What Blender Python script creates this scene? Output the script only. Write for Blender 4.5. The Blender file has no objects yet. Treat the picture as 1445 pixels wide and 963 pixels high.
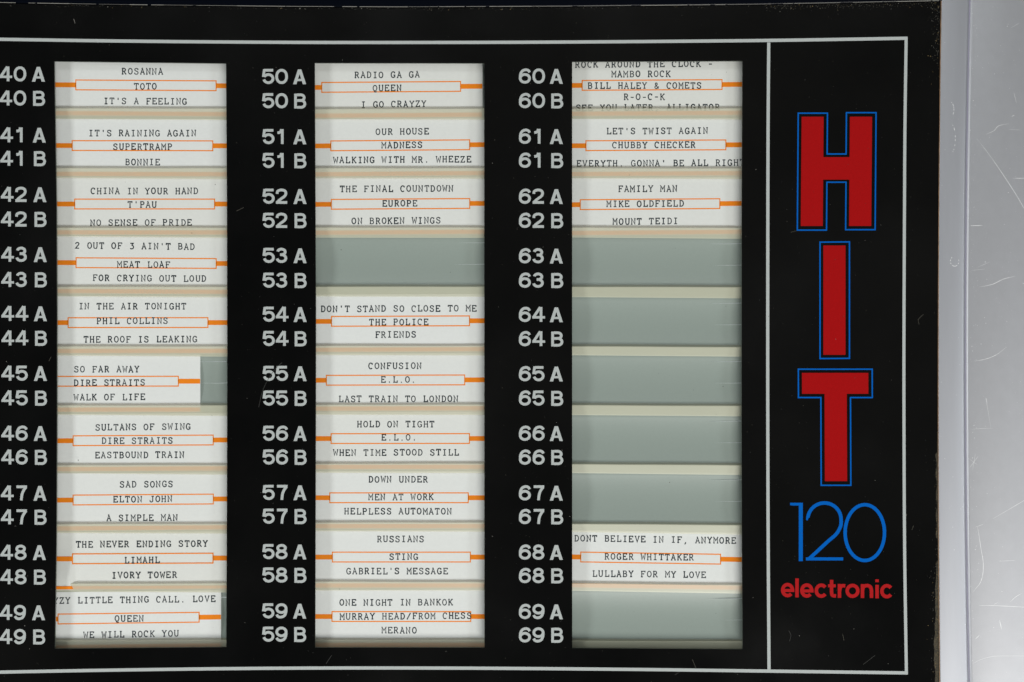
import bpy, math, random
from mathutils import Vector
from mathutils.geometry import tessellate_polygon

random.seed(7)
S = 0.0003                 # one layout unit is 0.3 mm
D0 = 2400.0                # camera to the face of the panel, layout units
ZF = 19.0                  # face of the panel, layout units in front of the rack's back plate
R = math.radians
sc = bpy.context.scene
COL = sc.collection

# ------------------------------------------------------------------ camera, world, lamps, exposure
def W(x, y, z):
    """layout (right, down, towards the viewer) -> metres; the panel stands upright and faces -Y"""
    return Vector(((x - 722.5) * S, -z * S, (481.5 - y) * S))

def P(x, y, z):
    """layout of a feature measured in the face plane, taken back to its own depth"""
    f = (D0 + ZF - z) / D0
    return (722.5 + (x - 722.5) * f, 481.5 + (y - 481.5) * f, z)

cam_d = bpy.data.cameras.new("camera")
cam = bpy.data.objects.new("camera", cam_d)
COL.objects.link(cam)
cam.location = (0, -(D0 + ZF) * S, 0)
cam.rotation_euler = (R(90), 0, 0)
cam_d.sensor_width = 36
cam_d.lens = 36 * D0 / 1445.0
cam_d.clip_start = 0.01
cam_d.clip_end = 100
cam_d.dof.use_dof = True
cam_d.dof.focus_distance = D0 * S
cam_d.dof.aperture_fstop = 5.6
sc.camera = cam

world = bpy.data.worlds.new("World")
sc.world = world
world.use_nodes = True
wn = world.node_tree
bg = wn.nodes["Background"]
tc = wn.nodes.new("ShaderNodeTexCoord")
nz = wn.nodes.new("ShaderNodeTexNoise"); nz.inputs["Scale"].default_value = 2.3; nz.inputs["Detail"].default_value = 3
cr = wn.nodes.new("ShaderNodeValToRGB")
cr.color_ramp.elements[0].position = 0.35; cr.color_ramp.elements[0].color = (0.25, 0.26, 0.27, 1)
cr.color_ramp.elements[1].position = 0.75; cr.color_ramp.elements[1].color = (1.0, 0.97, 0.90, 1)
wn.links.new(tc.outputs["Generated"], nz.inputs["Vector"])
wn.links.new(nz.outputs["Fac"], cr.inputs["Fac"])
wn.links.new(cr.outputs["Color"], bg.inputs["Color"])
bg.inputs["Strength"].default_value = 0.16

def area(name, loc, size, power, color, size_y=None):
    l = bpy.data.lights.new(name, 'AREA')
    l.shape = 'RECTANGLE'; l.size = size; l.size_y = size_y or size
    l.energy = power; l.color = color
    o = bpy.data.objects.new(name, l); COL.objects.link(o)
    o.location = loc
    o.rotation_euler = (Vector((0, 0, 0)) - Vector(loc)).to_track_quat('-Z', 'Y').to_euler()
    return o
area("lamp_below", (0.50, -1.50, -1.22), 1.0, 26.0, (1.0, 0.985, 0.95), 0.5)
area("lamp_left", (-1.20, -0.95, -0.12), 0.28, 6.8, (0.98, 1.0, 1.0), 0.9)
area("lamp_right", (1.20, -0.95, -0.30), 0.28, 3.6, (0.93, 0.97, 1.0), 0.9)
area("lamp_above", (-0.1, -1.7, 0.92), 1.2, 3.6, (0.95, 0.99, 1.0), 0.3)

sc.view_settings.view_transform = 'Standard'
sc.view_settings.look = 'None'
sc.view_settings.exposure = 0
sc.view_settings.gamma = 1
sc.cycles.max_bounces = 8
sc.cycles.transparent_max_bounces = 12

# ------------------------------------------------------------------ materials
def mat(name, color, rough=0.5, metal=0.0, spec=0.5, coat=0.0, coat_rough=0.05, alpha=1.0, var=0.0, vscale=900.0,
        bump=0.0, bscale=3000.0, vcol=None, stretch=None, rvar=0.0):
    m = bpy.data.materials.new(name); m.use_nodes = True
    nt = m.node_tree; b = nt.nodes["Principled BSDF"]
    b.inputs["Base Color"].default_value = (*color, 1)
    b.inputs["Roughness"].default_value = rough
    b.inputs["Metallic"].default_value = metal
    b.inputs["Specular IOR Level"].default_value = spec
    b.inputs["Coat Weight"].default_value = coat
    b.inputs["Coat Roughness"].default_value = coat_rough
    b.inputs["Alpha"].default_value = alpha
    if var or bump or rvar:
        t = nt.nodes.new("ShaderNodeTexCoord")
        mp = nt.nodes.new("ShaderNodeMapping")
        nt.links.new(t.outputs["Object"], mp.inputs["Vector"])
        if stretch: mp.inputs["Scale"].default_value = stretch
    if var:
        n = nt.nodes.new("ShaderNodeTexNoise"); n.inputs["Scale"].default_value = vscale; n.inputs["Detail"].default_value = 5
        n.inputs["Roughness"].default_value = 0.65
        r = nt.nodes.new("ShaderNodeValToRGB")
        c2 = vcol or tuple(max(0, c * (1 - var)) for c in color)
        r.color_ramp.elements[0].position = 0.32; r.color_ramp.elements[0].color = (*c2, 1)
        r.color_ramp.elements[1].position = 0.68; r.color_ramp.elements[1].color = (*color, 1)
        nt.links.new(mp.outputs["Vector"], n.inputs["Vector"])
        nt.links.new(n.outputs["Fac"], r.inputs["Fac"])
        nt.links.new(r.outputs["Color"], b.inputs["Base Color"])
    if rvar:
        n = nt.nodes.new("ShaderNodeTexNoise"); n.inputs["Scale"].default_value = 14; n.inputs["Detail"].default_value = 6
        mr = nt.nodes.new("ShaderNodeMapRange")
        mr.inputs["From Min"].default_value = 0.3; mr.inputs["From Max"].default_value = 0.7
        mr.inputs["To Min"].default_value = max(0.0, rough - rvar); mr.inputs["To Max"].default_value = rough + rvar
        nt.links.new(mp.outputs["Vector"], n.inputs["Vector"])
        nt.links.new(n.outputs["Fac"], mr.inputs["Value"])
        nt.links.new(mr.outputs["Result"], b.inputs["Roughness"])
    if bump:
        n = nt.nodes.new("ShaderNodeTexNoise"); n.inputs["Scale"].default_value = bscale; n.inputs["Detail"].default_value = 4
        bp = nt.nodes.new("ShaderNodeBump"); bp.inputs["Strength"].default_value = bump; bp.inputs["Distance"].default_value = 0.0001
        nt.links.new(mp.outputs["Vector"], n.inputs["Vector"])
        nt.links.new(n.outputs["Fac"], bp.inputs["Height"])
        nt.links.new(bp.outputs["Normal"], b.inputs["Normal"])
    return m

M = {}
M['black'] = mat("black_enamel", (0.0036, 0.0036, 0.0034), rough=0.16, spec=0.4, rvar=0.08, var=.5, vscale=9, vcol=(0.0010, 0.0012, 0.0012))
M['edge'] = mat("panel_edge", (0.10, 0.12, 0.10), rough=0.4)
M['silver'] = mat("silver_print", (0.52, 0.56, 0.55), rough=0.16, var=0.10, vscale=1800)
M['red'] = mat("red_print", (0.42, 0.005, 0.006), rough=0.16, spec=0.3, var=0.16, vscale=2500)
M['red2'] = mat("bright_red_print", (0.46, 0.014, 0.016), rough=0.16, spec=0.3, var=0.1, vscale=2500)
M['blue'] = mat("blue_print", (0.0, 0.12, 0.52), rough=0.16, spec=0.3)
M['paper'] = mat("card_paper", (0.785, 0.81, 0.790), rough=0.75, spec=0.3, var=0.035, vscale=600, bump=0.15, bscale=2600)
nt_ = M['paper'].node_tree; b_ = nt_.nodes['Principled BSDF']; src = b_.inputs['Base Color'].links[0].from_socket
oi = nt_.nodes.new('ShaderNodeObjectInfo'); r_ = nt_.nodes.new('ShaderNodeValToRGB'); mx = nt_.nodes.new('ShaderNodeMixRGB'); mx.blend_type = 'MULTIPLY'; mx.inputs[0].default_value = 1
r_.color_ramp.elements[0].color = (0.965, 0.955, 0.925, 1); r_.color_ramp.elements[1].color = (1, 1, 1, 1)
nt_.links.new(oi.outputs['Random'], r_.inputs['Fac']); nt_.links.new(src, mx.inputs[1]); nt_.links.new(r_.outputs['Color'], mx.inputs[2]); nt_.links.new(mx.outputs[0], b_.inputs['Base Color'])
M['orange'] = mat("orange_print", (0.93, 0.25, 0.008), rough=0.7, spec=0.2, var=0.08, vscale=900)
M['ink'] = mat("typewriter_ink", (0.018, 0.028, 0.034), rough=0.75, spec=0.2)
M['slot'] = mat("grey_rack_plastic", (0.300, 0.356, 0.322), rough=0.33, spec=0.6, var=0.03, vscale=900, bump=0.03, bscale=1500)
M['lip'] = mat("cream_rack_plastic", (0.73, 0.73, 0.55), rough=0.32, spec=0.5, alpha=0.59, var=0.05, vscale=200, stretch=(0.15, 1, 1))
M['lip_top'] = mat("shade_strip_plastic", (0.46, 0.42, 0.26), rough=0.5, alpha=0.36)  # olive tint paints the shadow strip above each lip
M['metal'] = mat("brushed_metal", (0.57, 0.585, 0.625), rough=0.47, metal=0.92, var=0.03, vscale=300, bump=0.08, bscale=900, stretch=(1, 1, 0.1))
M['metal2'] = mat("worn_metal_sheet", (0.59, 0.60, 0.63), rough=0.47, metal=0.92, var=0.04, vscale=200, bump=0.08, bscale=1500)
M['scratch'] = mat("scratched_metal", (0.93, 0.94, 0.95), rough=0.5, metal=0.2)
M['rib'] = mat('rib_glint_plastic', (0.62, 0.68, 0.68), rough=0.3)  # rack plastic painted lighter for the glint along the ribs
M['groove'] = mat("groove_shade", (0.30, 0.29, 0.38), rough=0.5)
M['navy'] = mat("navy_enamel", (0.001, 0.002, 0.005), rough=0.2, spec=0.2)
M['rust'] = mat("grime", (0.085, 0.068, 0.036), rough=0.8, var=0.7, vscale=1500, vcol=(0.008, 0.008, 0.006))
M['rustline'] = mat("rusty_edge", (0.42, 0.24, 0.12), rough=0.6, var=0.6, vscale=300)
M['dust'] = mat("dust", (0.30, 0.29, 0.26), rough=0.9)  # also colours the painted highlight on the navy trim's edge
M['dust_dark'] = mat("dark_specks", (0.07, 0.065, 0.05), rough=0.9)
M['dust_faint'] = mat("faint_dust", (0.045, 0.045, 0.042), rough=0.9)
M['dust_warm'] = mat("brown_dust", (0.24, 0.17, 0.07), rough=0.9)
M['body'] = mat("dark_cabinet", (0.03, 0.03, 0.03), rough=0.7)

# ------------------------------------------------------------------ mesh helpers
class MB:
    def __init__(s): s.v = []; s.f = []; s.mi = []
    def poly(s, pts, mi=0):
        n = len(s.v); s.v += pts; s.f.append(tuple(range(n, n + len(pts)))); s.mi.append(mi)
    def face(s, idx, mi=0): s.f.append(tuple(idx)); s.mi.append(mi)
    def build(s, name, mats, parent=None, smooth=False):
        me = bpy.data.meshes.new(name)
        me.from_pydata([W(*p) for p in s.v], [], s.f)
        if not isinstance(mats, (list, tuple)): mats = [mats]
        for m in mats: me.materials.append(m)
        for p, k in zip(me.polygons, s.mi):
            p.material_index = k; p.use_smooth = smooth
        me.update()
        o = bpy.data.objects.new(name, me); COL.objects.link(o)
        if parent is not None:
            o.parent = parent; o.matrix_parent_inverse = parent.matrix_basis.inverted()
        return o

def thing(name, label, cat, at, group=None):
    o = bpy.data.objects.new(name, None); COL.objects.link(o)
    o.location = W(*at); o.empty_display_size = 0.01
    o['label'] = label; o['category'] = cat
    if group: o['group'] = group
    return o

def ribbon(pts, w, closed=False):
    """outline strip of a polyline: list of (left, right) pairs, mitred"""
    n = len(pts); out = []
    for i in range(n):
        p = Vector(pts[i])
        a = Vector(pts[i - 1]) if (i > 0 or closed) else None
        b = Vector(pts[(i + 1) % n]) if (i < n - 1 or closed) else None
        d1 = (p - a).normalized() if a is not None else None
        d2 = (b - p).normalized() if b is not None else None
        if d1 is None: d1 = d2
        if d2 is None: d2 = d1
        n1 = Vector((-d1.y, d1.x)); n2 = Vector((-d2.y, d2.x))
        m = n1 + n2
        m = n1 if m.length < 1e-6 else m.normalized()
        k = min(1.0 / max(m.dot(n1), 0.35), 2.2) * w / 2
        out.append((p + m * k, p - m * k))
    return out

def add_ribbon(mb, pts, w, zf, closed=False, mi=0, mp=None):
    """mp maps (x, y) -> layout point; default lies in a plane at height zf"""
    prs = ribbon(pts, w, closed)
    n0 = len(mb.v)
    for l, r in prs:
        for q in (l, r):
            mb.v.append(mp(q.x, q.y) if mp else P(q.x, q.y, zf))
    n = len(prs)
    for i in range(n if closed else n - 1):
        j = (i + 1) % n
        mb.face((n0 + 2 * i, n0 + 2 * i + 1, n0 + 2 * j + 1, n0 + 2 * j), mi)

def arc(cx, cy, rx, ry, a0, a1, n=18, pw=2.0):
    o = []
    for i in range(n + 1):
        a = R(a0 + (a1 - a0) * i / n); c, s_ = math.cos(a), math.sin(a)
        e = 2.0 / pw
        o.append((cx + rx * math.copysign(abs(c) ** e, c), cy + ry * math.copysign(abs(s_) ** e, s_)))
    return o

def spline(pts, n=6):
    o = []
    q = [pts[0]] + list(pts) + [pts[-1]]
    for i in range(1, len(q) - 2):
        p0, p1, p2, p3 = [Vector(t) for t in q[i - 1:i + 3]]
        for k in range(n):
            t = k / n
            v = 0.5 * ((2 * p1) + (p2 - p0) * t + (2 * p0 - 5 * p1 + 4 * p2 - p3) * t * t + (3 * p1 - p0 - 3 * p2 + p3) * t ** 3)
            o.append((v.x, v.y))
    o.append(tuple(pts[-1]))
    return o

# ------------------------------------------------------------------ bold numerals (height 1, y up)
SIX = [arc(.425, .345, .315, .265, 0, 360, 26), spline([(.745, .745), (.66, .875), (.47, .925), (.25, .84), (.13, .62), (.11, .37)])]
BOLD = {
 '0': [arc(.43, .5, .335, .42, 0, 360, 30, 2.15)],
 '1': [[(.46, 0), (.46, 1)], spline([(.13, .755), (.27, .775), (.36, .85), (.40, .995)])],
 '2': [spline([(.10, .66), (.14, .84), (.38, .925), (.62, .86), (.69, .68), (.60, .50), (.36, .32), (.17, .16), (.115, .03)]), [(.02, .08), (.78, .08)]],
 '3': [arc(.385, .735, .255, .19, 172, -90), arc(.385, .315, .295, .235, 90, -172), [(.29, .548), (.40, .548)]],
 '4': [[(.585, 0), (.585, 1)], [(.0, .305), (.86, .305)], [(.535, .985), (.085, .32)]],
 '5': [[(.155, .92), (.75, .92)], [(.155, .985), (.085, .47)], arc(.425, .355, .31, .275, 152, -168, 22)],
 '6': SIX,
 '7': [[(.09, .92), (.80, .92)], spline([(.74, .90), (.58, .68), (.47, .42), (.415, 0)])],
 '8': [arc(.41, .735, .26, .19, 0, 360, 24), arc(.41, .30, .31, .225, 0, 360, 26)],
 '9': [[(.84 - x, 1 - y) for x, y in s] for s in SIX],
 'B': [[(.095, 0), (.095, 1)], [(.19, .92), (.46, .92)] + arc(.46, .73, .22, .19, 90, -90, 12)[1:] + [(.19, .54)],
       [(.25, .54), (.47, .54)] + arc(.47, .31, .255, .23, 90, -90, 14)[1:] + [(.19, .08)]],
}
A_POLY = [[(0, 0), (.225, 0), (.54, 1), (.33, 1)], [(.66, 0), (.885, 0), (.555, 1), (.345, 1)], [(.22, .215), (.66, .215), (.66, .36), (.22, .36)]]

def bold(mb, ch, x, ybase, h, z, w=.18):
    k = 0
    if ch == 'A':
        for pl in A_POLY:
            mb.poly([P(x + u * h, ybase - v * h, z + .02 * k) for u, v in pl]); k += 1
        return
    for st in BOLD[ch]:
        closed = math.dist(st[0], st[-1]) < 1e-6 and len(st) > 5
        pts = [(x + u * h, ybase - v * h) for u, v in (st[:-1] if closed else st)]
        add_ribbon(mb, pts, w * h * (0.9 if (ch in '4' and k == 1) else 1), z + .02 * k, closed); k += 1

# ------------------------------------------------------------------ slab-serif typewriter capitals (height 1, y up, advance .97)
B_, T_ = .05, .95
def sl(x, y, h=.13): return [(x - h, y), (x + h, y)]
TYPE = {
 'A': [[(.12, B_), (.385, T_), (.65, B_)], [(.20, .36), (.57, .36)], sl(.12, B_, .11), sl(.65, B_, .11), [(.24, T_), (.39, T_)]],
 'B': [[(.17, B_), (.17, T_)], [(.06, T_), (.40, T_)] + arc(.40, .74, .21, .21, 90, -90, 8)[1:] + [(.17, .53)], [(.40, .53)] + arc(.42, .29, .24, .24, 90, -90, 8) + [(.06, B_)]],
 'C': [arc(.39, .5, .30, .46, 48, 312, 16), [(.62, .68), (.62, .96)]],
 'D': [[(.17, B_), (.17, T_)], [(.06, T_), (.34, T_)] + arc(.34, .5, .33, .45, 90, -90, 12)[1:] + [(.06, B_)]],
 'E': [[(.16, B_), (.16, T_)], [(.05, T_), (.66, T_), (.66, .76)], [(.16, .52), (.46, .52)], [(.46, .62), (.46, .42)], [(.05, B_), (.69, B_), (.69, .27)]],
 'F': [[(.18, B_), (.18, T_)], [(.06, T_), (.68, T_), (.68, .76)], [(.18, .52), (.48, .52)], [(.48, .62), (.48, .42)], sl(.2, B_, .15)],
 'G': [arc(.38, .5, .30, .46, 48, 330, 16), [(.60, .70), (.60, .95)], [(.64, .08), (.64, .43)], [(.42, .43), (.72, .43)]],
 'H': [[(.15, B_), (.15, T_)], [(.62, B_), (.62, T_)], [(.15, .52), (.62, .52)], sl(.15, B_, .12), sl(.15, T_, .12), sl(.62, B_, .12), sl(.62, T_, .12)],
 'I': [[(.385, B_), (.385, T_)], sl(.385, B_, .22), sl(.385, T_, .22)],
 'J': [spline([(.12, .34), (.14, .14), (.32, .04), (.50, .14), (.53, .34)]) + [(.53, T_)], sl(.53, T_, .18)],
 'K': [[(.15, B_), (.15, T_)], [(.62, T_), (.17, .44)], [(.30, .58), (.64, B_)], sl(.15, B_, .12), sl(.15, T_, .12), sl(.61, T_, .12), sl(.64, B_, .12)],
 'L': [[(.22, B_), (.22, T_)], sl(.22, T_, .15), [(.07, B_), (.69, B_), (.69, .34)]],
 'M': [[(.11, B_), (.11, T_), (.385, .42), (.66, T_), (.66, B_)], sl(.11, B_, .11), sl(.66, B_, .11), [(.0, T_), (.12, T_)], [(.65, T_), (.77, T_)]],
 'N': [[(.14, B_), (.14, T_), (.62, .06), (.62, T_)], sl(.14, B_, .12), sl(.62, T_, .12), [(.02, T_), (.15, T_)]],
 'O': [arc(.385, .5, .29, .45, 0, 360, 20)],
 'P': [[(.17, B_), (.17, T_)], [(.05, T_), (.42, T_)] + arc(.42, .71, .22, .24, 90, -90, 8)[1:] + [(.17, .47)], sl(.19, B_, .15)],
 'Q': [arc(.385, .52, .29, .43, 0, 360, 20), spline([(.28, .10), (.36, -.08), (.50, -.10), (.66, -.04)])],
 'R': [[(.16, B_), (.16, T_)], [(.04, T_), (.38, T_)] + arc(.38, .72, .21, .23, 90, -90, 8)[1:] + [(.16, .49)], [(.38, .49), (.63, B_)], sl(.16, B_, .13), [(.60, B_), (.74, B_)]],
 'S': [spline([(.62, .74), (.54, .91), (.36, .955), (.17, .87), (.15, .68), (.33, .55), (.52, .46), (.64, .30), (.56, .10), (.36, .04), (.19, .10), (.12, .27)]), [(.62, .70), (.62, .95)], [(.12, .05), (.12, .30)]],
 'T': [[(.385, B_), (.385, T_)], [(.09, .72), (.09, T_), (.68, T_), (.68, .72)], sl(.385, B_, .16)],
 'U': [[(.14, T_), (.14, .34)] + spline([(.14, .34), (.20, .12), (.385, .04), (.57, .12), (.63, .34)])[1:] + [(.63, T_)], sl(.14, T_, .12), sl(.63, T_, .12)],
 'V': [[(.12, T_), (.385, B_), (.65, T_)], sl(.12, T_, .12), sl(.65, T_, .12)],
 'W': [[(.08, T_), (.20, B_), (.385, .70), (.57, B_), (.69, T_)], sl(.08, T_, .11), sl(.69, T_, .11)],
 'X': [[(.13, B_), (.64, T_)], [(.13, T_), (.64, B_)], sl(.13, B_, .1), sl(.64, B_, .1), sl(.13, T_, .1), sl(.64, T_, .1)],
 'Y': [[(.12, T_), (.385, .50), (.65, T_)], [(.385, .50), (.385, B_)], sl(.12, T_, .12), sl(.65, T_, .12), sl(.385, B_, .16)],
 'Z': [[(.12, .74), (.12, T_), (.62, T_), (.10, B_), (.66, B_), (.66, .28)]],
 '2': [spline([(.14, .72), (.20, .90), (.40, .96), (.60, .86), (.60, .66), (.40, .40), (.12, .06)]) + [(.66, .05)]],
 '3': [[(.14, .92), (.60, .92), (.36, .60)], spline([(.34, .60), (.56, .54), (.64, .32), (.54, .10), (.32, .04), (.12, .14)])],
 "'": [[(.385, 1.0), (.385, .66)]],
 '.': [[(.32, .07), (.46, .07)]],
 ',': [[(.44, .16), (.43, .0), (.28, -.20)]],
 '-': [[(.16, .45), (.62, .45)]],
 '/': [[(.12, -.05), (.66, 1.0)]],
 '&': [spline([(.68, .40), (.52, .14), (.28, .04), (.10, .22), (.20, .44), (.44, .66), (.42, .88), (.26, .92), (.18, .74), (.34, .46), (.68, .05)])],
}
PITCH = 8.53; CAPH = 8.9

# ------------------------------------------------------------------ the black panel with its three windows
WIN = [
 [(76.6, 86.9), (319.0, 89.8), (320.3, 290), (320.7, 500), (320.3, 700), (319.3, 913.4), (77.4, 915.6), (79.6, 760), (80.4, 600), (80.5, 440), (79.8, 290)],
 [(444.1, 89.2), (683.3, 89.6), (683.5, 480), (683.7, 914.0), (444.7, 914.0), (445.6, 600), (445.8, 440), (445.1, 290)],
 [(807.4, 87.5), (1047.7, 86.4), (1046.7, 290), (1046.5, 600), (1046.9, 760), (1048.0, 916.5), (807.5, 914.8), (807.4, 500)],
]
def topy(x):   # lower edge of the navy trim over the panel
    pts = [(-420, -10), (0, 4.6), (180, 7.6), (400, 10.0), (560, 10.8), (800, 9.8), (1060, 7.3), (1200, 4.6), (1330, 1.9), (1400, 0)]
    for a, b in zip(pts, pts[1:]):
        if x <= b[0]:
            t = (x - a[0]) / (b[0] - a[0]); return a[1] + (b[1] - a[1]) * t
    return pts[-1][1]
def rimx(y): return 1323.9 + 4.3 * ((y - 560) / 560.0) ** 2
def groovex(y): return 1365.0 + 6.3 * ((y - 500) / 500.0) ** 2

panel = thing('selection_panel', "black jukebox selection panel with silver numbers, red HIT letters and three tall windows", 'panel', (400, 1100, 14))
outer = [(-420, topy(-420) + .5)] + [(x, topy(x) + .5) for x in range(-200, 1330, 50)] + [(1327.6, topy(1327) + .5)] \
      + [(rimx(y) - .5, y) for y in range(50, 1150, 50)] + [(-420, 1100)]
def panel_face(mb, z, mi, flip):
    loops = [outer] + WIN
    pts3 = [[Vector((x, y, 0)) for x, y in lp] for lp in loops]
    tris = tessellate_polygon(pts3)
    flat = [q for lp in loops for q in lp]
    n0 = len(mb.v)
    mb.v += [(x, y, z) for x, y in flat]
    for t in tris: mb.face([n0 + i for i in t], mi)
mb = MB()
panel_face(mb, ZF, 0, False); panel_face(mb, ZF - 4, 0, True)
for li, lp in enumerate([outer] + WIN):
    n = len(lp)
    for i in range(n):
        a, b = lp[i], lp[(i + 1) % n]
        mb.poly([(a[0], a[1], ZF), (b[0], b[1], ZF), (b[0], b[1], ZF - 4), (a[0], a[1], ZF - 4)], 1 if li else 0)
mb.build('black_plate', [M['black'], M['edge']], panel)

# printed silver lines
def tr(pts, w, name, z=ZF + .06):
    m = MB(); add_ribbon(m, spline(pts, 8), w, z); return m.build(name, M['silver'], panel)
tr([(-400, 45), (-150, 53.3), (0, 55.7), (180, 58.3), (400, 60.0), (600, 60.2), (800, 59.6), (1060, 57.6), (1200, 55.6), (1280.8, 54.2)], 4.6, 'border_line')
tr([(-400, 960), (-150, 952.5), (0, 948.8), (180, 945.6), (360, 943.5), (520, 942.9), (700, 943.4), (900, 945.0), (1060, 947.0), (1281.2, 949.9)], 4.6, 'border_line')
tr([(1278.7, 56.6), (1277.0, 180), (1276.3, 300), (1275.6, 480), (1275.7, 620), (1276.6, 780), (1279.0, 947.5)], 4.3, 'border_line', ZF + .10)
tr([(1084.8, 60.2), (1083.8, 200), (1083.4, 400), (1083.4, 560), (1083.9, 740), (1085.2, 945)], 4.5, 'divider_line', ZF + .10)

# selection numbers
YA = [[104.6, 190.6, 274.6, 359.2, 442.6, 526.9, 611.6, 696.0, 779.7, 864.6],
      [108.2, 193.0, 277.2, 360.7, 443.7, 527.2, 611.7, 695.2, 778.7, 862.3],
      [107.6, 192.6, 277.2, 361.2, 444.0, 527.6, 611.7, 695.8, 779.4, 863.2]]
YB = [[138.6, 223.7, 309.4, 394.7, 477.2, 561.7, 645.2, 729.7, 814.2, 898.6],
      [142.4, 226.7, 311.2, 395.7, 477.9, 562.0, 645.2, 728.7, 811.7, 895.2],
      [142.2, 226.4, 311.2, 395.7, 478.2, 562.0, 645.4, 729.2, 812.4, 896.2]]
NX = [(2.0, 22.0, 47.8, 49.4), (370.6, 389.2, 414.3, 415.8), (731.8, 751.2, 775.8, 777.8)]
H = 20.9
for c in range(3):
    for r in range(10):
        yc = YA[c][r]
        dx = 0.0
        if c == 0: dx = -2.9 * (abs(yc - 490) / 390.0) ** 2.2
        if c == 1: dx = -0.8 * (abs(yc - 490) / 390.0) ** 2
        for k, ych in enumerate((YA[c][r], YB[c][r])):
            m = MB(); yb = ych + H / 2
            bold(m, '456'[c], NX[c][0] + dx, yb, H, ZF + .06)
            bold(m, str(r), NX[c][1] + dx, yb, H, ZF + .06)
            bold(m, 'AB'[k], NX[c][2 + k] + dx, yb + .5, H, ZF + .06)
            o = m.build('selection_number', M['silver'], panel)
            o['label'] = "silver number %s%d %s" % ('456'[c], r, 'AB'[k])

# big letters H I T: red fill and a blue outline
def big(name, pts, out_pts, skew):
    f = lambda q: (q[0] + skew * (q[1] - pts[0][1]), q[1])
    m = MB()
    t = tessellate_polygon([[Vector((x, y, 0)) for x, y in pts]])
    n0 = len(m.v); m.v += [P(*f(q), ZF + .06) for q in pts]
    for tri in t: m.face([n0 + i for i in tri])
    o = m.build('letter', M['red'], panel); o['label'] = 'big red letter ' + name
    m2 = MB(); add_ribbon(m2, [f(q) for q in out_pts], 1.9, ZF + .06, closed=True)
    m2.build('outline', M['blue'], o)
big('H', [(1131.2, 165), (1162.3, 165), (1162.3, 222), (1199.3, 222), (1199.3, 165), (1230.7, 165), (1230.7, 319.2), (1199.3, 319.2), (1199.3, 253.8), (1162.3, 253.8), (1162.3, 319.2), (1131.2, 319.2)],
    [(1126.4, 160), (1167.6, 160), (1167.6, 217.6), (1194.4, 217.6), (1194.4, 159.3), (1236.2, 159.3), (1236.2, 324.4), (1194.6, 324.4), (1194.6, 257.4), (1167.6, 257.4), (1167.6, 325), (1126.4, 325)], -.008)
big('I', [(1161.8, 346.7), (1193.1, 346.7), (1193.1, 501), (1161.8, 501)], [(1157.2, 342), (1198.7, 341.6), (1198.7, 506), (1157.2, 506.3)], 0)
big('T', [(1131.6, 526.5), (1225.3, 526.5), (1225.3, 556), (1194.8, 556), (1194.8, 679.3), (1163.4, 679.3), (1163.4, 556), (1131.6, 556)],
    [(1126.6, 521.3), (1230.8, 521.3), (1230.8, 561.3), (1200.0, 561.3), (1200.0, 685.1), (1158.2, 685.1), (1158.2, 561.3), (1126.6, 561.3)], .004)
# 120
q = lambda pts: [(1060 + x / 3.704, 703 + y / 3.704) for x, y in pts]
m = MB(); add_ribbon(m, q([(259.5, 25), (259.5, 330)]), 5.7, ZF + .06); m.poly([P(*t, ZF + .08) for t in q([(203, 25), (262, 25), (262, 39.5), (214, 39.5), (204, 38)])])
o = m.build('numeral', M['blue'], panel); o['label'] = 'thin blue numeral 1'
m = MB()
add_ribbon(m, q([(298, 110)] + arc(383, 112, 87, -86, 178, 0, 22) + spline([(470, 112), (468, 145), (445, 188), (400, 228), (302, 319)])[1:]), 4.9, ZF + .06)
add_ribbon(m, q([(286, 318.5), (481, 318.5)]), 4.3, ZF + .08)
o = m.build('numeral', M['blue'], panel); o['label'] = 'thin blue numeral 2'
m = MB(); add_ribbon(m, q(arc(594, 181, 103, 146, 0, 360, 48)[:-1]), 4.8, ZF + .10, closed=True)
o = m.build('numeral', M['blue'], panel); o['label'] = 'thin blue numeral 0'
# electronic
q = lambda pts: [(1095 + x / 8.257, 805 + y / 8.257) for x, y in pts]
E_ = lambda cx, cy: [arc(cx, cy, 57, -64, 0, 318, 26), [(cx - 60, cy + 5), (cx + 79, cy + 5)]]
C_ = lambda cx, cy: [arc(cx, cy, 58, -64, 38, 322, 24)]
LET = E_(135, 231) + [[(245, 95), (245, 316)]] + E_(359, 236) + C_(528, 238) + \
  [spline([(648, 112), (648, 180), (648, 255), (658, 292), (700, 300)]), [(607, 181), (697, 181)],
   [(740, 160), (740, 321)], spline([(742, 235), (752, 195), (778, 180), (808, 183)]),
   arc(892, 240, 62, 63, 0, 360, 28), [(1008, 162), (1008, 323)], spline([(1009, 232), (1022, 192), (1062, 178), (1100, 194), (1113, 236)]) + [(1113, 323)],
   [(1178, 170), (1178, 327)], [(1178, 106), (1178, 139)]] + C_(1292, 244)
m = MB()
for k, st in enumerate(LET):
    closed = math.dist(st[0], st[-1]) < 1e-6
    add_ribbon(m, q(st[:-1] if closed else st), 4.3 if (len(st) == 2 and st[0][1] == st[1][1]) else 4.9, ZF + .06 + .02 * (k % 4), closed)
o = m.build('lettering', M['red2'], panel); o['label'] = 'small red word electronic'

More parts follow.
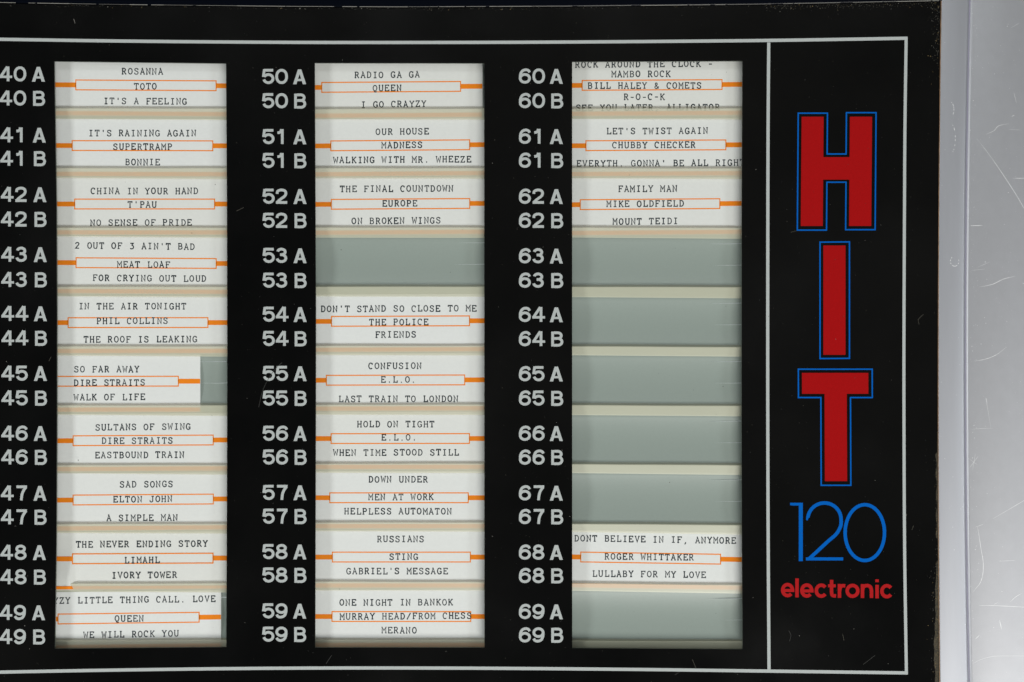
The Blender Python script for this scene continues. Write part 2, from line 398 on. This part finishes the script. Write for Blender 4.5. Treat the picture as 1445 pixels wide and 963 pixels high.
# ------------------------------------------------------------------ racks behind the windows
LIPS = [  # (yi left, yi right, yo left, yo right)
 [(153.0, 153.4, 168.0, 169.7), (237.5, 237.6, 251.6, 253.2), (321.4, 321.6, 334.0, 336.0), (404.8, 404.9, 418.5, 420.1), (489.0, 489.1, 502.2, 503.6), (572.3, 572.3, 585.7, 587.2), (656.6, 656.5, 668.1, 670.2), (739.8, 739.4, 752.4, 753.3), (823.9, 823.4, 835.2, 836.4), (904.2, 903.4, 921, 921)],
 [(154.2, 153.5, 168.7, 169.2), (237.5, 237.5, 252.0, 252.5), (321.2, 321.2, 335.6, 336.0), (404.7, 404.7, 418.7, 419.0), (488.2, 488.2, 501.5, 502.0), (571.6, 571.0, 585.5, 585.8), (654.6, 654.2, 667.5, 668.0), (737.5, 737.3, 750.0, 750.6), (821.0, 821.4, 833.6, 833.6), (903.4, 903.4, 921, 921)],
 [(153.6, 153.0, 168.0, 169.0), (237.4, 237.9, 252.0, 253.0), (321.2, 321.9, 335.4, 337.3), (404.8, 405.4, 419.6, 421.3), (488.8, 490.0, 501.6, 503.6), (571.8, 573.0, 586.0, 587.8), (655.0, 656.6, 667.9, 670.6), (739.2, 741.0, 751.2, 754.8), (823.2, 825.6, 834.0, 838.0), (904.5, 905.5, 921, 921)],
]
EMPTY = [[5], [3], [3, 4, 5, 6, 7, 9]]
XR = [(62, 336), (428, 700), (790, 1064)]
WX = [(78, 320), (445, 683), (808, 1047)]
RL = ["left title rack behind the panel with all ten slots filled",
      "middle title rack with one bare grey slot beside 53",
      "right title rack with six bare grey slots and four cards"]
for c in range(3):
    x0, x1 = XR[c]
    rk = thing('title_rack', RL[c], 'rack', ((x0 + x1) / 2, 930, 0), 'racks that hold the title cards')
    m = MB()
    nx_ = 12
    yz = [(70, 0)]
    for r in range(10):
        ya = LIPS[c][r - 1][2] if r else 84
        yb2 = LIPS[c][r][0]
        for k in range(13):
            t = k / 12.0
            yz.append((ya + (yb2 - ya) * t, -3.4 * math.sin(math.pi * t) ** 0.9 if 0 < t < 1 else 0))  # bow added to shade each slot darker towards its foot
    yz.append((935, 0))
    m.v = [(x0 + (x1 - x0) * i / nx_, y, z_) for y, z_ in yz for i in range(nx_ + 1)]
    for j in range(len(yz) - 1):
        for i in range(nx_):
            a = j * (nx_ + 1) + i; m.face((a, a + 1, a + nx_ + 2, a + nx_ + 1))
    m.poly([(x0, 70, -5), (x1, 70, -5), (x1, 935, -5), (x0, 935, -5)])
    m.build('back_plate', M['slot'], rk, smooth=True)
    for sx, ex in ((x0, x0 + 4), (x1 - 4, x1)):
        m = MB()
        zs, ze = .5, 14.2
        for a, b, c_, d in (((sx, 70, ze), (ex, 70, ze), (ex, 935, ze), (sx, 935, ze)), ((sx, 70, zs), (sx, 70, ze), (sx, 935, ze), (sx, 935, zs)),
                            ((ex, 70, ze), (ex, 70, zs), (ex, 935, zs), (ex, 935, ze)), ((sx, 70, zs), (ex, 70, zs), (ex, 70, ze), (sx, 70, ze))):
            m.poly([a, b, c_, d])
        m.build('side_rail', M['slot'], rk)
    wl, wr = WX[c]
    for r, (a, b, d, e) in enumerate(LIPS[c]):
        def ly(p0, p1, x): return p0 + (p1 - p0) * (x - wl) / (wr - wl)
        m = MB()
        N = 24
        xs = [x0 + 4.2 + (x1 - x0 - 8.4) * i / N for i in range(N + 1)]
        prof = [(-3.0, 1.9), (-2.8, 2.3), (-.2, 5.1), (.3, 5.5), (1.0, 5.6), (None, 3.1), (None, 1.7)]
        rows = []
        for x in xs:
            yi, yo = ly(a, b, x), ly(d, e, x)
            jit = 0.12 * math.sin(x * .031 + r * 1.7 + c)
            row = []
            for k, (dy, z) in enumerate(prof):
                y = yi + dy + jit if dy is not None else yo
                row.append(P(x, y, z))
            rows.append(row)
        n0 = len(m.v)
        for row in rows: m.v += row
        L = len(prof)
        for i in range(N):
            for k in range(L - 1):
                p = n0 + i * L + k
                m.face((p, p + 1, p + L + 1, p + L), 1 if k < 2 else 0)
        m.build('card_lip', [M['lip'], M['lip_top']], rk)
    # short moulded ribs at the right end of every slot
    for r in range(10):
        hr = 1.0 if r in EMPTY[c] else .25
        top = LIPS[c][r - 1][3] if r else 86
        for dy in (6.6, 37.0):
            m = MB(); xa, xb = wr - 49, wr + 8
            yy = top + dy
            for (ya, yb_, za, zb) in ((-.8, 0, 0, hr), (0, .8, hr, 0)):
                zb0 = -3.4 * math.sin(math.pi * dy / 67.0) ** .9
                m.poly([P(xa, yy + .5, zb0 - .1), P(xb, yy + ya, za + zb0 - .1), P(xb, yy + yb_, zb + zb0 - .1)])
            m.build('rib', M['rib'], rk)
# the hidden slot behind the short card beside 45 belongs to the left rack as well

# ------------------------------------------------------------------ title cards
CW = 31.0
def card(code, col, row, box, yl, yr, lines, label):
    bx0, bx1 = box
    slope = (yr - yl) / (bx1 - bx0)
    rnd = random.Random(code)
    bow = rnd.uniform(.15, .55); ph = rnd.uniform(-.4, .4)
    x0, x1 = bx0 - CW, bx1 + CW
    def z(x, y):
        u = (x - x0) / (x1 - x0)
        h = .45 + bow * math.sin(math.pi * min(max(u + ph * .2, 0), 1)) * .8
        if code == 48:
            s1 = min(max((110 - x) / 13.0, 0), 1); s2 = min(max((y - 772) / 50.0, 0), 1)
            h += 5.6 * (s1 * s1 * (3 - 2 * s1)) * (s2 * s2 * (3 - 2 * s2))
        return h
    yc = lambda x: yl + slope * (x - bx0)
    def pt(x, y, dz): return P(x, y, z(x, y) + dz + (.3 if code == 48 and dz else 0))
    lx, rx = WX[col]
    t = thing('title_card', label, 'title card', P((x0 + x1) / 2, yc((x0 + x1) / 2) + 43, .6), 'typed title cards in the racks')
    V0, V1 = -38.0, 43.5
    m = MB(); nx_, ny_ = 66, 20
    g = []
    for j in range(ny_ + 1):
        for i in range(nx_ + 1):
            x = x0 + (x1 - x0) * i / nx_; y = yc(x) + V0 + (V1 - V0) * j / ny_
            g.append(pt(x, y, 0))
    m.v = list(g)
    for j in range(ny_):
        for i in range(nx_):
            a = j * (nx_ + 1) + i; m.face((a, a + 1, a + nx_ + 2, a + nx_ + 1))
    ring = [i for i in range(nx_ + 1)] + [j * (nx_ + 1) + nx_ for j in range(1, ny_ + 1)] + [ny_ * (nx_ + 1) + i for i in range(nx_ - 1, -1, -1)] + [j * (nx_ + 1) for j in range(ny_ - 1, 0, -1)]
    n0 = len(m.v)
    m.v += [(m.v[i][0], m.v[i][1], m.v[i][2] - .35) for i in ring]
    for k in range(len(ring)):
        k2 = (k + 1) % len(ring)
        m.face((ring[k], ring[k2], n0 + k2, n0 + k))
    m.build('card', M['paper'], t)
    # orange print: bar left, box, bar right, hidden foot line
    def strip(xa, xb, va, vb, dz, mb_, n=10):
        n = max(2, int((xb - xa) / 4))
        k0 = len(mb_.v)
        for i in range(n + 1):
            x = xa + (xb - xa) * i / n
            for v in (va, vb): mb_.v.append(pt(x, yc(x) + v, dz))
        for i in range(n): mb_.face((k0 + 2 * i, k0 + 2 * i + 1, k0 + 2 * i + 3, k0 + 2 * i + 2))
    m = MB()
    strip(x0 + .3, bx0, -3.4, 3.4, .05, m); strip(bx1, x1 - .3, -3.4, 3.4, .05, m)
    strip(bx0 - .7, bx1 + .7, -7.7, -6.1, .05, m); strip(bx0 - .7, bx1 + .7, 6.1, 7.7, .05, m)
    strip(bx0 - .7, bx0 + .8, -6.1, 6.1, .05, m); strip(bx1 - .8, bx1 + .7, -6.1, 6.1, .05, m)
    m.build('artist_box', M['orange'], t)
    m = MB(); strip(x0 + .3, x1 - .3, 38.6 if code == 48 else 37.0, 43.0, .35 if code == 48 else .05, m)
    m.build('foot_stripe', M['orange'], t)
    for text, tx, tyl, tyr in lines:
        n = len(text)
        xe = tx + (n - 1) * PITCH
        sl_ = slope if tyr is None else (tyr - tyl) / max(xe - tx, 1)
        m = MB()
        for i, ch in enumerate(text):
            if ch == ' ': continue
            ox = tx + i * PITCH + rnd.uniform(-.22, .22); oy = tyl + sl_ * (ox - tx) + CAPH / 2 + rnd.uniform(-.25, .25)
            wgt = rnd.uniform(.145, .18) * (.95 if ch in 'WMBHK' else 1)
            for k, st in enumerate(TYPE[ch]):
                closed = len(st) > 6 and math.dist(st[0], st[-1]) < 1e-6
                pts = [(ox + u * CAPH * 1.03 - .25, oy - v * CAPH) for u, v in (st[:-1] if closed else st)]
                w = wgt * CAPH * (1.35 if ch == '.' else 1)
                add_ribbon(m, pts, w, 0, closed, mp=lambda x, y, k=k: pt(x, y, .08 + .012 * k))
        o = m.build('typed_line', M['ink'], t)
    return t

N_ = None
CARDS = [
 (40, 0, (106.9, 305), 120.1, 121.3, [("ROSANNA", 172, 100.9, N_), ("TOTO", 189, 122, N_), ("IT'S A FEELING", 146.3, 142.6, 143.4)], "white title card typed ROSANNA, topmost card in the left rack"),
 (41, 0, (101.8, 300.3), 205.7, 206, [("IT'S RAINING AGAIN", 125.2, 188, N_), ("SUPERTRAMP", 159.6, 207.3, N_), ("BONNIE", 176.5, 229, N_)], "white title card typed BONNIE on its bottom line, beside 41"),
 (42, 0, (105.3, 302.9), 288.2, 288.2, [("CHINA IN YOUR HAND", 128.1, 269.8, N_), ("T'PAU", 180.3, 288.8, N_), ("NO SENSE OF PRIDE", 127.4, 314.7, 314.1)], "white title card typed NO SENSE OF PRIDE, beside 42"),
 (43, 0, (107.3, 305.1), 371.0, 372.1, [("2 OUT OF 3 AIN'T BAD", 106, 346.6, 348.3), ("MEAT LOAF", 165.3, 373.4, N_), ("FOR CRYING OUT LOUD", 130.9, 392.2, 393.6)], "white title card typed 2 OUT OF 3 AIN'T BAD, beside 43"),
 (44, 0, (96.1, 293.4), 455.6, 455.5, [("IN THE AIR TONIGHT", 111, 432.5, N_), ("PHIL COLLINS", 136.4, 453, N_), ("THE ROOF IS LEAKING", 118.2, 479.1, N_)], "white title card typed THE ROOF IS LEAKING, beside 44"),
 (45, 0, (54, 251.7), 538.4, 538.2, [("SO FAR AWAY", 104.7, 521.4, N_), ("DIRE STRAITS", 104.2, 540.6, 540), ("WALK OF LIFE", 104.2, 561, 560.4)], "white title card typed WALK OF LIFE, slid left baring the grey slot at its right"),
 (46, 0, (103.1, 300.9), 622.2, 621.2, [("SULTANS OF SWING", 134.6, 603.4, 602.2), ("DIRE STRAITS", 143.4, 622.4, 621.8), ("EASTBOUND TRAIN", 134.1, 642.6, 641.8)], "white title card typed EASTBOUND TRAIN, beside 46"),
 (47, 0, (103.1, 301.1), 705.9, 704.5, [("SAD SONGS", 169, 684, 683.3), ("ELTON JOHN", 159.6, 705, 704.2), ("A SIMPLE MAN", 150.3, 731.2, 730.6)], "white title card typed A SIMPLE MAN, beside 47"),
 (48, 0, (102.2, 300.6), 788.9, 787.9, [("THE NEVER ENDING STORY", 107.2, 768.6, 767.4), ("LIMAHL", 175.8, 790.8, N_), ("IVORY TOWER", 157.6, 812.2, 811.4)], "white title card typed IVORY TOWER, its lower left corner hanging over the lip"),
 (49, 0, (81.9, 281), 873.8, 871.3, [("CRAYZY LITTLE THING CALL. LOVE", 49.9, 848.2, 845.1), ("QUEEN", 162, 873.3, N_), ("WE WILL ROCK YOU", 117.7, 896.3, 894)], "white title card typed WE WILL ROCK YOU, lowest card in the left rack"),
 (50, 1, (454, 650), 123.6, 122.2, [("RADIO GA GA", 500.3, 106.2, 105.2), ("QUEEN", 525.7, 124.8, 124.3), ("I GO CRAYZY", 509.5, 147.9, 146.7)], "white title card typed I GO CRAYZY, topmost card in the middle rack"),
 (51, 1, (466.8, 662.8), 206.1, 204.6, [("OUR HOUSE", 530.2, 186.1, N_), ("MADNESS", 538.2, 205.1, N_), ("WALKING WITH MR. WHEEZE", 470.6, 226.1, 224.9)], "white title card typed OUR HOUSE, beside 51"),
 (52, 1, (467.5, 662.9), 288.6, 287.4, [("THE FINAL COUNTDOWN", 479.6, 266.9, 266.2), ("EUROPE", 539.5, 287.3, N_), ("ON BROKEN WINGS", 496, 312.3, 311.2)], "white title card typed ON BROKEN WINGS, directly above the bare slot"),
 (54, 1, (467.7, 662.6), 453.8, 453, [("DON'T STAND SO CLOSE TO ME", 452.7, 436.2, 435.3), ("THE POLICE", 521, 455, 454.5), ("FRIENDS", 529.5, 472.4, N_)], "white title card typed FRIENDS, directly below the middle rack's bare slot"),
 (55, 1, (460.5, 655.8), 536.9, 536.4, [("CONFUSION", 520, 516.6, N_), ("E.L.O.", 537.5, 535.9, N_), ("LAST TRAIN TO LONDON", 477.9, 563.2, 563)], "white title card typed CONFUSION, beside 55"),
 (56, 1, (467.2, 662.5), 619.2, 619.1, [("HOLD ON TIGHT", 504, 598.9, N_), ("E.L.O.", 538.5, 617.4, N_), ("WHEN TIME STOOD STILL", 470.4, 639.1, 638.5)], "white title card typed HOLD ON TIGHT, beside 56"),
 (57, 1, (465.3, 660.8), 702.7, 702.7, [("DOWN UNDER", 520.3, 676.7, N_), ("MEN AT WORK", 520, 701.6, N_), ("HELPLESS AUTOMATON", 485.9, 721.8, N_)], "white title card typed DOWN UNDER, beside 57"),
 (58, 1, (469, 663.8), 786.4, 786.4, [("RUSSIANS", 532.2, 760.8, N_), ("STING", 549.4, 785.8, N_), ("GABRIEL'S MESSAGE", 488.8, 806.2, N_)], "white title card typed RUSSIANS, beside 58"),
 (59, 1, (468.5, 664.3), 870.3, 870.3, [("ONE NIGHT IN BANKOK", 478.9, 850.6, 850), ("MURRAY HEAD/FROM CHESS", 479.6, 870.5, 869), ("MERANO", 538.7, 889.7, N_)], "white title card typed MERANO, lowest card in the middle rack"),
 (60, 2, (821.5, 1018.9), 120.8, 119.6, [("ROCK AROUND THE CLOCK -", 811.7, 91.3, 90.2), ("MAMBO ROCK", 862.8, 104.9, N_), ("BILL HALEY & COMETS", 829.6, 121.3, 121), ("R-O-C-K", 880.3, 137.2, N_), ("SEE YOU LATER, ALLIGATOR", 812.7, 152.5, 151.4)], "white title card with five typed lines, topmost in the right rack"),
 (61, 2, (826.8, 1024.3), 205.9, 204.7, [("LET'S TWIST AGAIN", 855.8, 185.4, 184.7), ("CHUBBY CHECKER", 864, 205.1, N_), ("EVERYTH. GONNA' BE ALL RIGHT", 813.7, 231.2, 229.6)], "white title card typed LET'S TWIST AGAIN, beside 61"),
 (62, 2, (818.8, 1015.8), 289.1, 287.6, [("FAMILY MAN", 872.3, 266.9, N_), ("MIKE OLDFIELD", 856.1, 288.1, N_), ("MOUNT TEIDI", 864.8, 312.8, 312.2)], "white title card typed MOUNT TEIDI, above the right rack's run of bare slots"),
 (68, 2, (819.5, 1016.9), 786.3, 789.4, [("DONT BELIEVE IN IF, ANYMORE", 810.4, 759.7, 763.1), ("ROGER WHITTAKER", 853.1, 785.5, 786.8), ("LULLABY FOR MY LOVE", 836.1, 809.5, 811.4)], "white title card typed LULLABY FOR MY LOVE, set slanting between bare slots"),
]
for code, col, box, yl, yr, lines, lab in CARDS:
    card(code, col, code % 10, box, yl, yr, lines, lab)

# ------------------------------------------------------------------ metal trims
def sweep_v(name, prof, fx, ys, m_, parent):
    """vertical profile sweep: prof = [(dx, z, mat)], fx(y) gives the base x"""
    m = MB(); L = len(prof)
    for y in ys:
        for dx, z, _ in prof: m.v.append((fx(y) + dx, y, z))
    for j in range(len(ys) - 1):
        for k in range(L - 1):
            a = j * L + k
            m.face((a, a + L, a + L + 1, a + 1), prof[k][2])
    return m.build(name, m_, parent, smooth=True)
ys = [-160 + 40 * i for i in range(34)]
trim = thing('metal_trim', "narrow grey metal trim strip along the right edge of the black panel", 'trim', (1345, 1160, 14))
def trimw(y): return groovex(y) - rimx(y)
m = MB()
pr = lambda w: [(0, 11, 0), (0, 20.2, 0), (.35, 20.8, 0), (1.2, 21.0, 0), (w * .5, 21.1, 0), (w - 7.5, 21.0, 0), (w - 5.4, 20.4, 0), (w - 3.9, 19.0, 0), (w - 3.3, 18.2, 1), (w - 2.0, 17.8, 1)]
L = 10
for y in ys:
    for dx, z, _ in pr(trimw(y)): m.v.append((rimx(y) + dx, y, z))
for j in range(len(ys) - 1):
    for k in range(L - 1):
        a = j * L + k; m.face((a, a + L, a + L + 1, a + 1), pr(30)[k][2])
m.build('strip', [M['metal'], M['groove']], trim, smooth=True)
m = MB(); add_ribbon(m, [(rimx(y) + .0, y) for y in range(-100, 1150, 25)], .9, 21.15)
m.build('rusty_edge', M['rustline'], trim)
side = thing('metal_sheet', "wide scratched grey metal sheet at the right of the trim strip", 'metal sheet', (1500, 1160, 14))
sweep_v('sheet', [(-2.5, 17.7, 1), (-1.9, 17.7, 0), (-1.6, 18.0, 0), (-.4, 19.5, 0), (1.6, 20.3, 0), (60, 20.4, 0), (330, 20.4, 0)], lambda y: groovex(y) + .4, ys, [M['metal2'], M['groove']], side)

SCR = [ # scratches on the sheet, in measured positions: points, width
 ([(1391, 190), (1402, 185), (1409, 178), (1423, 175)], .9), ([(1378, 196), (1400, 225), (1425, 262), (1445, 295), (1462, 330)], .8),
 ([(1381, 405.5), (1400, 401.5), (1416, 394), (1433, 390)], .9), ([(1375, 510), (1392, 506.5), (1406, 500.5), (1420, 490)], .9),
 ([(1401, 732), (1425, 718), (1452, 702), (1475, 688)], .9), ([(1379, 744), (1381, 755), (1384, 775), (1387, 793), (1386.5, 810), (1383, 822), (1377, 830), (1372, 836)], 1.2),
 ([(1381, 854.5), (1400, 854.5), (1430, 856), (1470, 858)], 1.3), ([(1425, 850), (1432, 843), (1442, 837)], 1.1), ([(1376, 744), (1387, 740)], .8),
 ([(1368, 319), (1386, 318.5)], 1.0), ([(1429, 252), (1448, 252)], .9), ([(1409, 792), (1432, 791)], .7), ([(1376, 902), (1382, 896)], 1.0),
 ([(1372, 937), (1383, 931), (1402, 926), (1430, 925.5), (1466, 926)], .8), ([(1398, 605), (1391, 563), (1393, 570)], .6), ([(1369, 606), (1384, 605), (1401, 604.5)], .6),
 ([(1366, 647), (1379, 656)], .7), ([(1368, 660), (1380, 644)], .7), ([(1372, 664), (1376, 640)], .6), ([(1430, 130), (1434, 146)], .7), ([(1427, 165), (1431, 163)], 1.2),
 ([(1423, 183), (1441, 184)], .5), ([(1426, 40), (1438, 33)], .7), ([(1408, 850), (1402, 853)], .7), ([(1410, 875), (1413, 888)], 1.6), ([(1378, 378), (1396, 370)], .5), ([(1370, 382), (1390, 380)], .5)]
m = MB()
rs = random.Random(3)
for k, (pts, w) in enumerate(SCR):
    sp = spline(pts, 6)
    # feather the ends: width follows the length of the scratch
    prs = ribbon(sp, 1.0); n = len(prs); n0 = len(m.v)
    for i, (l, r_) in enumerate(prs):
        t = i / (n - 1); ww = w * (0.25 + 0.75 * math.sin(math.pi * min(max(t, .03), .97))) * rs.uniform(.5, 1.0) * .8
        c_ = (l + r_) / 2; d = (l - r_) / 2
        for sgn in (1, -1): q_ = c_ + d * sgn * ww; m.v.append((q_.x, q_.y, 20.44 + .006 * (k % 8)))
    for i in range(n - 1): m.face((n0 + 2 * i, n0 + 2 * i + 1, n0 + 2 * i + 3, n0 + 2 * i + 2))
o = m.build('scratches', M['scratch'], side); o['kind'] = 'stuff'

def speck(mb, x, y, z, s, mi=0, rnd=random, fl=None):
    n = rnd.choice((4, 5, 6)); a0 = rnd.uniform(0, 6.28); asp = fl or rnd.uniform(.35, 1)
    th = rnd.uniform(0, 3.14); c_, s_ = math.cos(th), math.sin(th)
    pts = []
    for i in range(n):
        a = a0 + 6.283 * i / n; rr = s * rnd.uniform(.6, 1.1)
        u, v = rr * math.cos(a), rr * asp * math.sin(a)
        pts.append((x + u * c_ - v * s_, y + u * s_ + v * c_, z))
    mb.poly(pts, mi)
m = MB(); rd = random.Random(11)
for i in range(420):
    x = rd.uniform(1369, 1500); y = rd.uniform(-20, 980)
    if rd.random() < .3: x = 1367 + abs(rd.gauss(3, 4)) + 2; 
    speck(m, x, y, 20.43 + .0015 * (i % 40), rd.choice((.35, .35, .5, .5, .8)), 0, rd)
o = m.build('nicks', M['scratch'], side); o['kind'] = 'stuff'
m = MB()
for i in range(60):
    y = rd.uniform(0, 970); x = rimx(y) + rd.uniform(2, 38)
    speck(m, x, y, 21.13 + .002 * i, rd.choice((.3, .4, .6)), 0, rd)
# faint dried drip rings on the strip
for cx, cy, rx, ry, a0, a1 in ((1341, 155, 4.5, 10, 60, -90), (1342, 196, 5.5, 20, 70, -80), (1346.5, 369, 6, 7, 0, 360)):
    sp = arc(cx, cy, rx, ry, a0, a1, 20); prs = ribbon(sp, .8)
    for i in range(len(prs) - 1):
        if rd.random() < .45:
            (l, r_), (l2, r2) = prs[i], prs[i + 1]
            m.poly([(v_.x, v_.y, 21.28) for v_ in (l, r_, r2, l2)])
o = m.build('nicks', M['scratch'], trim); o['kind'] = 'stuff'

# navy trim above the panel, rounded lower edge
top = thing('navy_trim', "dark navy glossy trim above the black panel, highlight line painted along its lower edge", 'trim', (500, 10, 14))
m = MB(); xs = list(range(-420, 1331, 25)); prof = [(0, 11), (0, 21.6), (-.25, 22.2), (-.8, 22.6), (-1.8, 22.8), (-160, 22.8)]
L = len(prof)
for x in xs:
    for dy, z in prof: m.v.append((min(x, 1328.5), topy(x) + dy, z))
for j in range(len(xs) - 1):
    for k in range(L - 1):
        a = j * L + k; m.face((a, a + L, a + L + 1, a + 1))
m.build('trim', M['navy'], top, smooth=True)
m = MB(); re_ = random.Random(5)
x = -100
while x < 1320:
    w = re_.uniform(8, 70)
    add_ribbon(m, [(x + w * k / 4, topy(x + w * k / 4) - .1) for k in range(5)], re_.uniform(.25, .8), 22.75, mp=lambda a, b: (a, b, 22.84)); x += w * re_.uniform(.9, 1.3)
o = m.build('edge_highlight', M['dust'], top); o['kind'] = 'stuff'  # broken pale ribbons paint the light caught by the rounded edge

# ------------------------------------------------------------------ dust, grime and hairs on the panel
dm = [M['dust'], M['dust_dark'], M['dust_faint'], M['dust_warm']]
m = MB(); rd = random.Random(21)
def inwin(x, y): return any(a[0][0] - 1 < x < a[1][0] + 2 and 86 < y < 917 for a in WIN)
for i in range(1500):
    x = rd.uniform(-60, 1322); y = rd.uniform(14, 985)
    if inwin(x, y): continue
    speck(m, x, y, ZF + .16 + .0008 * (i % 60), rd.choice((.3, .35, .4, .45, .6)), rd.choice((1, 2, 2, 2, 1)), rd)
for i in range(60):
    x = rd.uniform(0, 1320); y = rd.uniform(16, 960)
    if inwin(x, y): continue
    speck(m, x, y, ZF + .22, rd.uniform(.4, .75), 0, rd)
for i in range(900):      # crust under the navy trim and in the upper right corner
    if rd.random() < .6:
        x = rd.uniform(-40, 1322) if rd.random() < .55 else rd.uniform(1080, 1322); y = topy(x) + 1.0 + abs(rd.gauss(0, 1.6 if x < 1080 else 3.6))
    else:
        y = 8 + abs(rd.gauss(0, 60)); x = rimx(y) - 1.5 - abs(rd.gauss(0, 6))
        if rd.random() < y / 260.0 + .35: continue
    speck(m, x, y, ZF + .16 + .001 * (i % 50), rd.choice((.3, .4, .5, .8)), rd.choice((1, 1, 3, 2, 3, 0) if i % 3 == 0 else (1, 2, 1)), rd)
for i in range(330):
    y = rd.uniform(640, 990)
    if y < 790 and rd.random() < .5: continue
    speck(m, rimx(y) - 1 - abs(rd.gauss(0, 4.5 if y > 790 else 2)), y, ZF + .18 + .001 * (i % 50), rd.uniform(.3, .9), rd.choice((1, 1, 1, 2, 3)), rd)
for pts, mi in (([(365, 575), (372, 548), (386, 524), (398, 512)], 2), ([(977, 931), (982, 943)], 1), ([(1116, 328), (1124, 326)], 1),
               ([(1297, 458), (1296, 451), (1303, 444)], 1), ([(1114, 905), (1116, 897), (1113, 890)], 2), ([(1189, 895), (1191, 904)], 1), ([(1218, 938), (1235, 925)], 2), ([(1287, 748), (1289, 742)], 1),
               ([(334, 298), (344, 293)], 1), ([(72, 504), (69, 510)], 1), ([(460, 937), (468, 925)], 2), ([(104, 27), (106, 33)], 0), ([(952, 953), (960, 948)], 2)):
    add_ribbon(m, spline(pts), .5, ZF + .2, mi=mi)
o = m.build('dust', dm, panel); o['kind'] = 'stuff'
# ragged grime strip at the panel's right edge
m = MB(); rg = random.Random(9)
yy = [y for y in range(610, 1000, 4)]
Lp = []
for y in yy:
    w = 2.0 + 4.2 * min(max((y - 780) / 120.0, 0), 1) if y > 790 else (1.2 + 2.0 * math.sin(y * .11) ** 2 if 640 < y < 760 else .8)
    Lp.append((rimx(y) - .7 - w * (1 + .12 * math.sin(y * .07) + .08 * math.sin(y * .23) + rg.uniform(-.05, .05)), y))
for i in range(len(yy) - 1):
    m.poly([(Lp[i][0], yy[i], ZF + .12), (rimx(yy[i]) - .5, yy[i], ZF + .12), (rimx(yy[i + 1]) - .5, yy[i + 1], ZF + .12), (Lp[i + 1][0], yy[i + 1], ZF + .12)])
m.build('grime', M['rust'], panel)
# specks on cards and slots
SP = [(264.5, 181, .7), (107.3, 873.6, .1), (107, 650.5, .9), (268, 328.5, .8), (174, 256, .5), (301.5, 259.5, .8), (478, 833.5, .7), (889, 246, .7), (1027, 100, .8), (946, 682, .8), (1012, 586, .6), (980, 551, .7),
      (1022, 546, .8), (480, 352, .9), (635, 384, .9), (556, 320.5, .7), (1026, 432, .7), (646, 423, .5), (652, 323.5, .8), (1012, 868, .7), (902, 897, .4), (296.5, 587.5, .7), (143.5, 836.5, .7), (930, 528, .6), (292, 942, .5), (318, 692, .7)]
m = MB()
for x, y, s in SP: speck(m, x, y, 5.6, s, 0, rd)
for k in range(70):
    c = rd.randrange(3); x = rd.uniform(WX[c][0] + 4, WX[c][1] - 4); y = rd.uniform(95, 905)
    speck(m, x, y, 5.5, rd.uniform(.2, .38), rd.choice((0, 1)), rd)
sp = m.build('specks', [M['dust_dark'], M['dust']], None)
sp['label'] = "tiny dark dust specks scattered over the cards and slots"; sp['category'] = 'dust'; sp['kind'] = 'stuff'

# cabinet behind everything
m = MB()
m.poly([(-420, -160, -12), (1700, -160, -12), (1700, 1160, -12), (-420, 1160, -12)])
o = m.build('backing', M['body'], None); o['kind'] = 'structure'; o['label'] = 'dark cabinet interior behind the panel'
